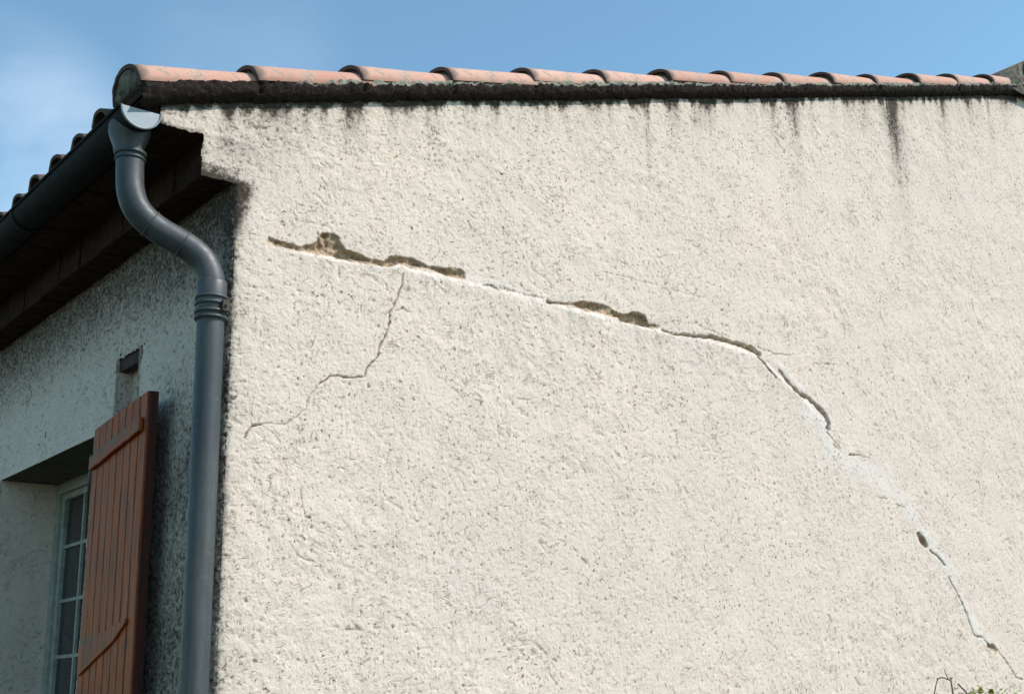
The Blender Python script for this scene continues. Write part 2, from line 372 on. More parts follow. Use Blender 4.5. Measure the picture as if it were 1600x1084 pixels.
# filler patches, smoother than the render round them
jx = X+.006*pn(X*30, Y0, Z*30, 50)+.012*pn(X*9, Y0, Z*9, 51); jz = Z+.006*pn(X*30, Y0, Z*30, 52)+.012*pn(X*9, Y0, Z*9, 53)
for pts, w0, w1 in FILL:
    a = np.array(pts); b = (X > a[:, 0].min()-.15) & (X < a[:, 0].max()+.15) & (Z > a[:, 1].min()-.15) & (Z < a[:, 1].max()+.15)
    d, tt = polydist(jx[b], jz[b], pts); w = w0+(w1-w0)*tt
    f = (1-ss(.0, 1.7, d/w+.5*pn(X[b]*14, 0*X[b], Z[b]*14, 62)))*.60*(1-ss(.1, .5, pn(X[b]*9, 0*X[b], Z[b]*9, 63))); filler_light[b] = np.maximum(filler_light[b], f)
h = h*(1-.75*filler_light)+.0025*filler_light; cre = cre*(1-.75*filler_light)
# the wall below the long crack has slumped outwards: a proud pale lip
zc = np.interp(X[0], [.1, .35, .6, .9, 1.3, 1.7, 2.1, 2.43, 2.7, 2.87, 3.0], [2.985, 2.987, 3.01, 3.01, 3.0, 2.99, 2.995, 2.98, 2.83, 2.72, 2.6])
win = ss(.08, .25, xs)*(1-ss(2.5, 3.0, xs))
below = zc[None, :]-Z
lip = win[None, :]*np.where(below > 0, np.exp(-np.clip(below, 0, 9)/.12)*.0085, 0)*np.clip(.75+.8*pn(X*6, Y0, Z*2, 64)+.5*pn(X*25, Y0, Z*9, 65), .15, 1.3)*ss(-.004, .020, below)
h = h+lip
lipf = win[None, :]*ss(-.003, .006, below)*(1-ss(.012, .05, below+.02*pn(X*14, Y0, Z*14, 61)))
filler_light = np.maximum(filler_light, .22*lipf); cre = cre*(1-.7*lipf)  # lip coloured paler where the sun catches it
ex = X+.0035*pn(X*55, Y0, Z*55, 54)+.004*pn(X*22, Y0, Z*22, 56); ez = Z+.0035*pn(X*55, Y0, Z*55, 55)+.004*pn(X*22, Y0, Z*22, 57)
for nme, pts in list(HOLES.items())+list(DEEP.items()):
    a = np.array(pts); b = (X > a[:, 0].min()-.06) & (X < a[:, 0].max()+.06) & (Z > a[:, 1].min()-.06) & (Z < a[:, 1].max()+.06)
    px, pz = ex[b], ez[b]
    d, _ = polydist(px, pz, pts+[pts[0]]); sd = np.where(inpoly(px, pz, pts), d, -d)
    k = ss(-.0025, .0035, sd)
    dep = (.013 if nme == 'B' else .019) if nme in HOLES else .018
    ex_ = 0
    rub = .010*pn(X[b]*30, 0*px, Z[b]*60, 58)+.006*pn(X[b]*80, 0*px, Z[b]*80, 59)
    hb = h[b]
    if nme in HOLES: hb = hb*(1-k)+k*(-(dep*(.55+.8*np.clip(pn(X[b]*9, 0*px, Z[b]*9, 66)+.4, 0, 1)))*ss(-.002, .017, sd)+rub-.003)
    else: hb = hb-dep*k
    h[b] = hb; exposed[b] = np.maximum(exposed[b], ss(-.003, .001, sd))
    filler_light[b] *= 1-ss(-.004, 0, sd)
for pts, w0, w1, stg in LINES:
    a = np.array(pts); b = (X > a[:, 0].min()-.04) & (X < a[:, 0].max()+.04) & (Z > a[:, 1].min()-.04) & (Z < a[:, 1].max()+.04)
    d, tt = polydist(ex[b], ez[b], pts); w = (w0+(w1-w0)*tt)*(1+.6*pn(X[b]*40, 0*X[b], Z[b]*40, 60))
    k = 1-ss(.35, 1.25, d/w)
    h[b] = h[b]-(.006+1.6*w)*k*stg; exposed[b] = np.maximum(exposed[b], k*stg)
# grime
T = TZ[None, :]-Z
nx = pn(X*9, Y0, Z*1.1, 70); nx2 = pn(X*26, Y0, Z*3, 71); nx3 = pn(X*70, Y0, Z*9, 75)
dirt_shade = 1.15*(1-ss(.008, np.maximum(.058+.045*nx2+.03*nx+.02*nx3, .025), T))
dirt_shade += np.clip(.30+.75*nx+.5*nx2, 0, 1)*np.exp(-T/.07)*.95*ss(.7, 2.0, X+.4)
dirt_shade += np.clip(.2+.8*nx+.4*nx2, 0, 1)*np.exp(-T/.06)*.75
for sx, sw, sl, sg in [(1.84, .018, .20, .62), (2.02, .05, .08, .5), (2.16, .035, .14, .6), (2.33, .02, .07, .4), (2.52, .05, .10, .45), (2.83, .045, .26, .52), (2.96, .02, .12, .4),
                       (3.13, .03, .12, .4), (3.655, .075, .34, .85), (3.95, .04, .10, .45), (4.13, .05, .22, .5), (4.45, .05, .15, .5), (4.8, .05, .12, .5), (.44, .04, .07, .7), (.30, .03, .09, .5), (.62, .03, .05, .5), (1.05, .025, .06, .5), (1.28, .03, .07, .55), (2.24, .02, .16, .5), (3.40, .03, .09, .5), (4.62, .03, .18, .6), (-.003, .03, .06, .45), (2.68, .03, .12, .4), (1.62, .02, .07, .35)]:
    u = (X-sx+.012*pn(X*0, Y0, Z*7, 72+int(sx*10)))/sw
    dirt_shade += 1.35*sg*np.exp(-u*u)*np.exp(-np.maximum(T, 0)/sl)*(1+.5*nx2+.5*nx3)
dirt_shade += .15*np.exp(-((X-3.66)/.10)**2)*np.exp(-T/.5)
# damp grey near the cornice end and grime following the worn corner
dirt_shade += .46*np.clip(1+nx+nx2, 0, 2)*np.exp(-np.abs(X-.12)/.34)*np.exp(-T/.15)+.30*np.clip(1+nx+nx2, 0, 2)*np.exp(-((X-.42)/.06)**2)*np.exp(-T/.12)
cz = np.maximum(X, 0)
dirt_shade += np.exp(-cz/.020)*.60*(Z < 3.2)*np.clip(1+.9*pn(X*0, Y0, Z*5, 73)+.5*pn(X*20, Y0, Z*20, 74), 0, 2)
dirt_shade += np.exp(-cz/.09)*.16*np.clip(1+1.2*pn(X*3, Y0, Z*4, 76), 0, 2)*(Z < 3.3)
dirt_shade += 1.0*np.exp(-(np.maximum(cz+.0-.25*(Z-3.02), 0)/.035)**2)*ss(2.90, 3.08, Z)*(1-ss(3.15, 3.18, Z))
for (ox, oz) in [CORN[0], CORN[1]]:          # grimy broken edge of each step
    d = np.where(X < ox+.14, np.abs(Z-oz), 9); dirt_shade += .5*np.exp(-np.abs(d)/.006)*(X < ox+.14)
    d = np.abs(X-ox)+np.where((Z > oz-.005) & (Z < oz+.13), 0, 9); dirt_shade += .5*np.exp(-d/.006)
dirt_shade = np.clip(dirt_shade, 0, 1.2)*(1-.6*filler_light)
# rounded corner below the cornice
r = np.where(Z < CORN[1][1]-.004, R0, 0.)
inside = (X < r) & (r > 0)
ang = np.clip((r-X)/np.maximum(r, 1e-6), 0, 1.25)          # 0 at tangent, ~1 = far round the corner
PX, PY = X.copy(), -h
PX = np.where(inside, r-np.sin(ang)*(r+h), PX); PY = np.where(inside, r-np.cos(ang)*(r+h), PY)
P = np.stack([PX, PY, Z], -1)
cx = (X[:-1, :-1]+X[1:, 1:])/2; cz_ = (Z[:-1, :-1]+Z[1:, 1:])/2
jag = .006*pn(cx*30, 0*cx, cz_*30, 80)
keep = (cx > 0-R0*.25) | ((cz_+jag > CORN[1][1]) & (cx+jag > CORN[1][0])) | ((cz_+jag > CORN[0][1]) & (cx+jag > CORN[0][0]))
gm = gridmesh("gable_wall", P, keep, dict(dirt_shade=dirt_shade, crease=cre, exposed=exposed, filler_light=filler_light))
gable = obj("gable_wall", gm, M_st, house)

# ------------------------------------------------------------------ facade (x = 0, runs away along +y)
WY0, WY1, WZ0, WZ1 = 1.07, 2.165, .95, 2.54
NY0, NY1, NZ0, NZ1 = .690, .895, 2.35, 2.782        # slot left of the shutter head
ya = [0.]
while ya[-1] < 2.5: ya.append(ya[-1]+.0042)
ys = np.array(sorted(set([round(v, 4) for v in ya]+[WY0, WY1, NY0, NY1]+[round(v, 3) for v in np.arange(2.56, 8.01, .06)])))
zs = np.array(sorted(set([round(v, 4) for v in np.arange(1.42, 3.40, .0042)]+[round(v, 3) for v in np.arange(0, 1.42, .04)]+[WZ0, WZ1, NZ0, NZ1])))
Yf, Zf = np.meshgrid(ys, zs); Xf = np.zeros_like(Yf)
hf, cf = relief(Xf, Yf, Zf)
hf = hf*1.3+.0030*pn(Xf, Yf*70, Zf*70, 90)
dw = np.maximum(np.maximum(WY0-Yf, Yf-WY1), np.maximum(WZ0-Zf, Zf-WZ1)); hf = np.where(dw < .02, np.abs(hf)*.4+.001, hf)
df = .80*ss(2.70, 3.16, Zf+.03*pn(Xf, Yf*5, Zf*5, 91))  # wall grows darker towards the cornice
df += .55*np.exp(-Yf/.035)*np.clip(1+pn(Xf, Yf*4, Zf*6, 92), 0, 2)
blot = ss(.08, .2, Yf)*(1-ss(.45, .62, Yf))*(1-ss(2.30, 2.75, Zf+.12*pn(Xf, Yf*3, Zf*3, 93)))
df += .42*blot*np.clip(1+.5*pn(Xf, Yf*6, Zf*3, 94), 0, 2)
df += .14*(1-ss(.3, .8, Yf))
df += .08  # even darkening of the front wall, its shade put into the colour
ngap = np.maximum(np.maximum(NY0-Yf, Yf-NY1), np.maximum(NZ0-Zf, Zf-NZ1)); df += .35*np.exp(-np.abs(ngap)/.012)
angf = np.clip((R0-Yf)/R0, 0, 1.25); insf = Yf < R0
FX = -hf; FY = Yf.copy()
FX = np.where(insf, R0-np.cos(angf)*(R0+hf), FX); FY = np.where(insf, R0-np.sin(angf)*(R0+hf), FY)
cyf = (Yf[:-1, :-1]+Yf[1:, 1:])/2; czf = (Zf[:-1, :-1]+Zf[1:, 1:])/2
keepf = ~((cyf > WY0) & (cyf < WY1) & (czf > WZ0) & (czf < WZ1))
slot = ((cyf > NY0-.016) & (cyf < NY1+.015) & (czf > NZ1-.040) & (czf < NZ1+.006+.006*pn(cyf*30, 0*cyf, czf*30, 98))) | (cyf > NY0+.008*pn(cyf*20, 0*cyf, czf*20, 95)) & (cyf < NY1+.008*pn(cyf*20, 0*cyf, czf*20, 96)) & (czf > NZ0) & (czf < NZ1+.008*pn(cyf*20, 0*cyf, czf*20, 97))
keepf &= ~slot
ff = gridmesh("front_wall", np.stack([FX, FY, Zf], -1), keepf, dict(dirt_shade=np.clip(df, 0, 1.1), crease=cf, exposed=0*cf, filler_light=0*cf))
front = obj("front_wall", ff, M_st, house)
# other two walls, plain render (never in view)
bm = bmesh.new()
def quad(bm, *p): bm.faces.new([bm.verts.new(v) for v in p])
RX = 2*RIDGE
quad(bm, (RX, 0, 0), (RX, 8, 0), (RX, 8, 3.4), (RX, 0, 3.4))
f = [bm.verts.new(v) for v in ((0, 8, 0), (RX, 8, 0), (RX, 8, 3.4), (RIDGE, 8, float(topz(RIDGE))), (0, 8, 3.4))]; bm.faces.new(f)
bobj("rear_wall", bm, M_st, house)
# slot lining
def plane_grid(name, o_, du, dv, nu, nv, amp, mat, parent, nrm, dirtv=.15):
    u, v = np.meshgrid(np.linspace(0, 1, nu), np.linspace(0, 1, nv))
    o_, du, dv, nrm = map(np.array, (o_, du, dv, nrm))
    P = o_[None, None]+u[..., None]*du+v[..., None]*dv
    a, b, c = P[..., 0], P[..., 1], P[..., 2]
    hh = amp*(pn(a*9, b*9, c*9, 101)+.5*pn(a*30, b*30, c*30, 102)+.3*pn(a*80, b*80, c*80, 103))
    P = P+hh[..., None]*nrm
    m = gridmesh(name, P, None, dict(dirt_shade=dirtv+0*a+.12*pn(a*5, b*5, c*5, 104), crease=0*a, exposed=0*a, filler_light=0*a))
    return obj(name, m, mat, parent)
sl = plane_grid("wall_slot", (.060, NY0-.02, NZ0), (0, NY1-NY0+.04, 0), (0, 0, NZ1-NZ0+.02), 40, 60, .004, M_st, house, (-1, 0, 0), .38)
bm = bmesh.new()
box(bm, .004, .09, NY0-.03, NY1+.03, NZ1+.006, NZ1+.03); box(bm, .010, .045, NY0-.03, NY1+.03, NZ1-.038, NZ1+.012, .003)
bobj("slot_head", bm, plain('rusty_iron', (.060, .028, .018), (.022, .014, .011), .9, 30), sl)
for yy, dd in ((NY0, 1), (NY1, -1)): plane_grid("slot_side", (-.002, yy, NZ0), (.07, 0, 0), (0, 0, NZ1-NZ0+.01), 12, 60, .004, M_st, sl, (0, dd, 0), .35)

# ------------------------------------------------------------------ window in its deep reveal
wnd = bpy.data.objects.new("window", None); C.objects.link(wnd); wnd.parent = house
D = .25
plane_grid("reveal", (0.0, WY1, WZ0), (D+.05, 0, 0), (0, 0, WZ1-WZ0), 50, 160, .0025, M_sm, wnd, (0, -1, 0), .20)
plane_grid("reveal", (0.0, WY0, WZ0), (D+.05, 0, 0), (0, 0, WZ1-WZ0), 30, 80, .0025, M_sm, wnd, (0, 1, 0), .20)
bm = bmesh.new(); box(bm, .004, D+.10, WY0-.05, WY1+.05, WZ1, WZ1+.12); bobj("lintel", bm, M_lint, wnd)
bm = bmesh.new(); box(bm, -.05, D+.10, WY0-.03, WY1+.03, WZ0-.05, WZ0+.004, .006); bobj("sill", bm, M_mort2, wnd)
def bar(bm, y0, y1, z0, z1, x0=D, x1=D+.05): box(bm, x0, x1, y0, y1, z0, z1, .004)
bm = bmesh.new()
bar(bm, WY1-.040, WY1+.004, WZ0, WZ1, D-.01); bar(bm, WY0-.004, WY0+.04, WZ0, WZ1, D-.01)
bar(bm, WY0+.04, WY1-.04, WZ1-.045, WZ1+.004, D-.01); bar(bm, WY0+.04, WY1-.04, WZ0, WZ0+.05, D-.01)
mid = (WY0+WY1)/2
bobj("outer_frame", bm, M_frame, wnd)
for a, b in ((mid+.002, WY1-.042), (WY0+.042, mid-.002)):
    bm = bmesh.new(); wdt = .034
    x0, x1 = D+.004, D+.042
    box(bm, x0, x1, a, a+wdt, WZ0+.052, WZ1-.047, .003); box(bm, x0, x1, b-wdt, b, WZ0+.052, WZ1-.047, .003)
    box(bm, x0, x1, a+wdt, b-wdt, WZ1-.047-wdt*.8, WZ1-.047, .003); box(bm, x0, x1, a+wdt, b-wdt, WZ0+.052, WZ0+.10, .003)
    m_ = (a+b)/2
    box(bm, x0+.006, x1-.006, m_-.0075, m_+.0075, WZ0+.10, WZ1-.047-wdt*.8, .002)
    for zz in (2.262, 2.032, 1.802, 1.572, 1.342, 1.112):
        box(bm, x0+.008, x1-.008, a+wdt, m_-.009, zz-.0075, zz+.0075, .002); box(bm, x0+.008, x1-.008, m_+.009, b-wdt, zz-.0075, zz+.0075, .002)
    sash = bobj("casement", bm, M_frame, wnd)
    zr = [WZ1-.08, 2.262, 2.032, 1.802, 1.572, 1.342, 1.112, WZ0+.10]
    for i in range(7):
        for (p0, p1) in ((a+wdt, m_), (m_, b-wdt)):
            bm = bmesh.new(); tl = random.uniform(-.0015, .0015)
            xg = D+.022
            quad(bm, (xg+tl, p0-.002, zr[i+1]-.002), (xg, p1+.002, zr[i+1]-.002), (xg-tl, p1+.002, zr[i]+.002), (xg, p0-.002, zr[i]+.002))
            bobj("pane", bm, M_gl, wnd)

# ------------------------------------------------------------------ board shutter folded back on its hinge
hx, hy = -.012, 1.045
fx, fy = -.088, .375
sd_ = Vector((fx-hx, fy-hy, 0)); SW = sd_.length; sd_.normalize(); sn = Vector((sd_.y, -sd_.x, 0))   # outward (towards -x)
if sn.x > 0: sn = -sn
SB, STp = 1.0, 2.558
MS = Matrix(((sd_.x, sn.x, 0, hx), (sd_.y, sn.y, 0, hy), (0, 0, 1, 0), (0, 0, 0, 1)))   # local: u along shutter, v outward, z up
shut = bpy.data.objects.new("shutter", None); C.objects.link(shut); shut.parent = house; shut.matrix_world = MS
NB = 8; bw = SW/NB
def dusty(o, f):
    me = o.data; at = me.attributes.new('dust', 'FLOAT', 'POINT')
    for i, v in enumerate(me.vertices): at.data[i].value = f(v.co)
def subd_box(bm, u0, u1, v0, v1, z0, z1, nz_, bev):
    vs_ = box(bm, u0, u1, v0, v1, z0, z1, bev)
    return vs_
def shutter_board(i):
    bm = bmesh.new(); u0 = i*bw; u1 = u0+bw
    # tongue-and-groove board: chamfered edges leave a V joint
    prof = [(u0+.0004, -.034), (u1-.0004, -.034), (u1-.0004, -.007), (u1-.007, 0), (u0+.007, 0), (u0+.0004, -.007)]
    n = 150; rings = []
    for k in range(n+1):
        z = SB+(STp-SB)*k/n
        rings.append([bm.verts.new((a, b+.0006*math.sin(z*9+i*2)+random.uniform(-.0003, .0003), z)) for a, b in prof])
    for r0, r1 in zip(rings, rings[1:]):
        for k in range(6): bm.faces.new((r0[k], r0[(k+1) % 6], r1[(k+1) % 6], r1[k]))
    bm.faces.new(rings[0]); bm.faces.new(rings[-1])
    o = bobj("board", bm, M_wd, shut)
    def dust(c):
        u = c.x
        a = math.exp(-((c.z-(2.47-.02*u))/.028)**2)*.85
        tip = 1.72+.135*u/SW                      # dusty wedge above the lower strap
        b = .95*float(ss(tip-.004, tip+.006, c.z))*float(1-ss(1.80, 1.86, c.z))*(1-float(ss(.45, .62, u)))
        return .6*a+.75*b+.03
    dusty(o, dust)
    at = o.data.attributes.new('edge', 'FLOAT', 'POINT')
    for q, v in enumerate(o.data.vertices): at.data[q].value = .9 if (i == NB-1 and v.co.x > SW-.004) or v.co.y < -.03 else 0
for i in range(NB): shutter_board(i)
def batten(z0, z1, tilt, th=.016):
    bm = bmesh.new()
    vs_ = box(bm, .02, SW-.03, .0015, th, z0, z1, .004)
    bmesh.ops.subdivide_edges(bm, edges=[e for e in bm.edges if abs(e.verts[0].co.x-e.verts[1].co.x) > .3], cuts=50, use_grid_fill=True)
    for v in bm.verts:
        v.co.z += tilt*(v.co.x/SW)+.004*float(pn(v.co.x*14, 0, v.co.z*6, 110))
    return bobj("batten", bm, M_wd, shut)
b1 = batten(2.405, 2.452, .030); dusty(b1, lambda c: .45*math.exp(-((c.z-2.46)/.02)**2)+.35*abs(math.sin(c.x*23)))
b2 = batten(1.30, 1.39, 0); dusty(b2, lambda c: .3)
# shallow wedge-ended iron strap near the bottom of the view, painted over
bm = bmesh.new()
pr = [(.045, 1.700), (.10, 1.712), (.47, 1.795), (.60, 1.845), (.60, 1.856), (.46, 1.842), (.03, 1.80), (.03, 1.715)]
lo = [bm.verts.new((a, .0012, b)) for a, b in pr]; hi = [bm.verts.new((a, .0085, b+.001)) for a, b in pr]
bm.faces.new(hi); bm.faces.new(lo)
for k in range(len(pr)): bm.faces.new((lo[k], lo[(k+1) % len(pr)], hi[(k+1) % len(pr)], hi[k]))
st_ = bobj("hinge_strap", bm, M_wd, shut); dusty(st_, lambda c: .40)
for z0 in (2.33, 1.20):
    bm = bmesh.new(); tube(bm, [(-.006, .0, z0), (-.006, .0, z0+.14)], .008, 10); bobj("hinge", bm, M_zn, shut, True)

# ------------------------------------------------------------------ cornice (two oversailing brick courses)
bm = bmesh.new()
def course(x0, z0, z1, n):
    w = 8.0/n
    for i in range(n):
        j = random.uniform(-.004, .004)
        box(bm, x0+.004+j, .06, .008+i*w+.004, .008+(i+1)*w-.004, z0+random.uniform(0, .006), z1, .006)
    box(bm, x0+.012, .05, .010, 7.99, z0+.010, z1-.003)
course(CORN[1][0], CORN[1][1], CORN[0][1]-.002, 38)
course(CORN[0][0], CORN[0][1], 3.36, 38)
bobj("cornice", bm, M_brick, house)

# ------------------------------------------------------------------ roof
def rz(x): return 3.325+SL*(x+.33)            # bedding plane of the field tiles
roof = bpy.data.objects.new("roof", None); C.objects.link(roof); roof.parent = house
th = math.atan(SL)
bm = bmesh.new()
def slab(x0, x1, zt, tk, y0, y1, sgn=1):
    a = (x0, zt(x0)); b = (x1, zt(x1))
    v = [bm.verts.new((p[0], y, p[1]-d)) for y in (y0, y1) for p in (a, b) for d in (0, tk)]
    for q in ((0, 2, 3, 1), (4, 5, 7, 6), (0, 1, 5, 4), (2, 6, 7, 3), (0, 4, 6, 2), (1, 3, 7, 5)): bm.faces.new([v[i] for i in q])
slab(-.315, RIDGE, lambda x: rz(x)+.004, .055, .012, 7.98)
slab(RIDGE, RX+.3, lambda x: rz(2*RIDGE-x)+.004, .055, .012, 7.98)
bobj("roof_deck", bm, M_brick, roof)
# tiled field: cover and channel rows as one undulating sheet per slope
def field(flip):
    ny = 38; w = .2075; y = np.linspace(.13, .13+ny*w, ny*16+1); x = np.linspace(-.31, RIDGE, 60)
    Xg, Yg = np.meshgrid(x, y); ph = (Yg-.246)/w*2*np.pi
    c = np.cos(ph); zz = rz(Xg)+.03+.045*np.sign(c)*np.abs(c)**.7
    zz += .012*(1-((Xg+.31)/.4 % 1))
    Pg = np.stack([Xg if not flip else 2*RIDGE-Xg, Yg, zz], -1)
    m = gridmesh("tile_field", Pg, None, dict(grime=.25+.2*pn(Xg*3, Yg*3, zz, 120)))
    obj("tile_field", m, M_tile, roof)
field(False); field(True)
def half_tile(name, L, r0, r1, hgt, th_, parent, end_grime=True):
    """canal tile: local x up the slope from its broad lower end, arch over z"""
    bm = bmesh.new(); n = 18; m = 12; outer = []; inner = []
    for i in range(m+1):
        x = L*i/m; r = r0+(r1-r0)*i/m; k = hgt*r/r0
        outer.append([bm.verts.new((x, -math.cos(math.pi*j/n)*r, math.sin(math.pi*j/n)**.85*k if 0 < j < n else 0)) for j in range(n+1)])
        inner.append([bm.verts.new((x, -math.cos(math.pi*j/n)*(r-th_), math.sin(math.pi*j/n)**.85*(k-th_) if 0 < j < n else 0)) for j in range(n+1)])
    for i in range(m):
        for j in range(n):
            bm.faces.new((outer[i][j], outer[i][j+1], outer[i+1][j+1], outer[i+1][j])); bm.faces.new((inner[i][j], inner[i+1][j], inner[i+1][j+1], inner[i][j+1]))
        for j in (0, n): bm.faces.new((outer[i][j], outer[i+1][j], inner[i+1][j], inner[i][j]))
    for i in (0, m):
        for j in range(n): bm.faces.new((outer[i][j], outer[i][j+1], inner[i][j+1], inner[i][j]))
    for v in bm.verts:
        p = v.co; d = .0018*float(pn(p.x*7+r0*90, p.y*7, p.z*7, 130)); p.z += d; p.y += d
        if p.x < .001: p.x += .003*float(pn(p.y*40, p.z*40, 0, 131))
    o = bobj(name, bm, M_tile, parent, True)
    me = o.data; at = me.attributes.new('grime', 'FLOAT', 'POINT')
    nv = len(me.vertices)
    for i, v in enumerate(me.vertices):
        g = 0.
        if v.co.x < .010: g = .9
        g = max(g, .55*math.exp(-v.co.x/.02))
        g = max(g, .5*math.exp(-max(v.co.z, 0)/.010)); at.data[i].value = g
    me.set_sharp_from_angle(angle=math.radians(38))
    return o
S = .4003
tilt = math.atan((.017)/S)
vt0 = None
d3 = Vector((math.cos(th), 0, math.sin(th)))
N_V = 15
for i in range(N_V):
    if vt0 is None: vt0 = half_tile("verge_tile", .455, .111, .098, .084, .012, roof); o = vt0
    else:
        o = vt0.copy(); C.objects.link(o); o.parent = roof
    p = Vector((-.333, .072, 3.391))+d3*(S*i)
    if i > N_V-2: o.scale = (.55, 1, 1)
    o.location = p+Vector((0, random.uniform(-.009, .006) if i else 0, random.uniform(-.003, .004) if i else 0))
    o.rotation_euler = (random.uniform(-.03, .03) if i else 0, -th+tilt, random.uniform(-.025, .025) if i else 0)
for i in range(13):                          # the far slope's verge
    o = vt0.copy(); C.objects.link(o); o.parent = roof
    p = Vector((2*RIDGE+.333, .072, 3.391))+Vector((-d3.x, 0, d3.z))*(S*i)
    o.location = p; o.rotation_euler = (0, -th+tilt, math.pi)
# mortar packing under each lower end
def packing(i, r, hgt, base, name="mortar_packing", rec=.012, up=1.0):
    bm = bmesh.new(); n = 16; c = bm.verts.new((rec*.4, 0, hgt*.45)); ring = []
    for j in range(n+1):
        a = math.pi*j/n; ring.append(bm.verts.new((rec+random.uniform(-.003, .003), -math.cos(a)*r, math.sin(a)**.85*hgt if 0 < j < n else -.002)))
    mid_ = [bm.verts.new((rec*.6+random.uniform(-.003, .003), v.co.y*.55, hgt*.4+(v.co.z-hgt*.4)*.55)) for v in ring]
    back = [bm.verts.new((.10, v.co.y, v.co.z)) for v in ring]
    for j in range(n):
        bm.faces.new((ring[j], ring[j+1], mid_[j+1], mid_[j])); bm.faces.new((mid_[j], mid_[j+1], c)); bm.faces.new((ring[j], back[j], back[j+1], ring[j+1]))
    bm.faces.new((ring[0], mid_[0], c, mid_[-1], ring[-1])); bm.faces.new((ring[0], ring[-1], back[-1], back[0])); bm.faces.new(back)
    o = bobj(name, bm, M_mort2, roof, True); o.location = base; o.rotation_euler = (0, -th+tilt, 0); return o
packing(0, .099, .071, Vector((-.333, .072, 3.391)), rec=.006)
for i in range(1, N_V): packing(i, .098, .0705, Vector((-.333, .072, 3.391))+d3*(S*i), rec=.016)

# eave cover tiles behind the gutter
et0 = None
for i in range(12):
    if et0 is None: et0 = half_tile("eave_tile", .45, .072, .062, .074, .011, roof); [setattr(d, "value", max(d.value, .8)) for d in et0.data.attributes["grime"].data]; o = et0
    else: o = et0.copy(); C.objects.link(o); o.parent = roof
    o.location = (-.338+random.uniform(-.006, .006), .243+.2075*i, 3.327+random.uniform(-.003, .003)); o.rotation_euler = (0, -th+.05, random.uniform(-.03, .03))
# ridge tile and its mortar end
for i in range(18):
    if i == 0:
        rt = half_tile("ridge_tile", .47, .150, .135, .135, .014, roof)
    else: rt = rt.copy(); C.objects.link(rt); rt.parent = roof
    rt.location = (RIDGE, -.055+.44*i, rz(RIDGE)+.085); rt.rotation_euler = (0, -.03, math.pi/2)
bm = bmesh.new()
u, v_ = 26, 14
ring0 = []
nn = 24
for j in range(nn+1):
    a = math.pi*j/nn; ring0.append((RIDGE-math.cos(a)*.31, rz(RIDGE)+.02+abs(math.cos(a))**2*-.085+math.sin(a)**1.1*.185))
fr = [bm.verts.new((a, -.040+random.uniform(-.006, .006), b)) for a, b in ring0]; bk = [bm.verts.new((a, .2, b)) for a, b in ring0]
ct = bm.verts.new((RIDGE, -.05, rz(RIDGE)+.07))
for j in range(nn): bm.faces.new((fr[j], fr[j+1], bk[j+1], bk[j])); bm.faces.new((fr[j], fr[j+1], ct))
bm.faces.new((fr[0], ct, fr[-1])); bm.faces.new(bk)
bobj("ridge_mortar", bm, M_mort2, roof, True)

# verge mortar strip: pale sloping shoulder under the tiles, black lichened face over the wall
def verge():
    s0, s1 = -.325, RX+.3
    xa = np.concatenate([np.arange(s0, RIDGE+.1, .006), np.arange(RIDGE+.12, s1, .03)])
    # profile (y, height above wall top line) from back top to underside
    prof = [(.02, .062), (-.018, .062), (-.034, .060), (-.039, .054), (-.041, .047), (-.043, .040), (-.044, .030), (-.041, .018), (-.035, .009), (-.024, .002), (-.010, -.003), (.004, -.006), (.03, -.006)]
    so_ = [0, 0, 0, .05, .30, .8, 1, 1, 1, 1, 1, 1, 1]
    pp = []; ss_ = []
    for a, b in zip(range(len(prof)-1), range(1, len(prof))):
        for k in range(3):
            f_ = k/3; pp.append((prof[a][0]*(1-f_)+prof[b][0]*f_, prof[a][1]*(1-f_)+prof[b][1]*f_)); ss_.append(so_[a]*(1-f_)+so_[b]*f_)
    pp = np.array(pp); Xv, Kv = np.meshgrid(xa, np.arange(len(pp)))
    Yv = pp[Kv, 0]; Hv = pp[Kv, 1]; base = topz(Xv)
    n1 = pn(Xv*12, Yv*12, Hv*20, 140); n2 = pn(Xv*45, Yv*45, Hv*45, 141); n3 = pn(Xv*3, Yv*0, Hv*0, 142)
    n4 = pn(Xv*90, Yv*90, Hv*90, 143)
    Yv = Yv-.006*n1-.008*n2-.004*n3-.005*n4; Zv = base+Hv+(.009*n2+.006*n1+.004*n4)*ss(.062, .050, Hv)
    drop = (1-ss(-.27, -.23, Xv))*ss(.03, -.01, Hv); Zv = Zv-.012*drop
    jt = np.abs(((Xv+.33-.385)/.3822+.5) % 1-.5)*.3822+.004*n2
    Yv = Yv+.010*np.exp(-(jt/.007)**2)*(Hv > .012); soot = np.array(ss_)[Kv]; soot = np.maximum(soot, 1-ss(.08, .30, Xv))
    m = gridmesh("verge_mortar", np.stack([Xv, Yv, Zv], -1), None, dict(soot=soot))
    obj("verge_mortar", m, M_mort, roof)
    bm = bmesh.new(); e = []
    for y in (-.030, .20):
        e.append([bm.verts.new(q) for q in ((-.322, y, 3.345), (-.262, y, 3.345), (-.262, y, 3.410), (-.322, y, 3.391))])
    for k in range(4): bm.faces.new((e[0][k], e[0][(k+1) % 4], e[1][(k+1) % 4], e[1][k]))
    bm.faces.new(e[0]); bm.faces.new(e[1])
    bmesh.ops.bevel(bm, geom=bm.edges[:], offset=.008, segments=2, affect='EDGES')
    bobj("verge_end", bm, M_brick, roof)
verge()

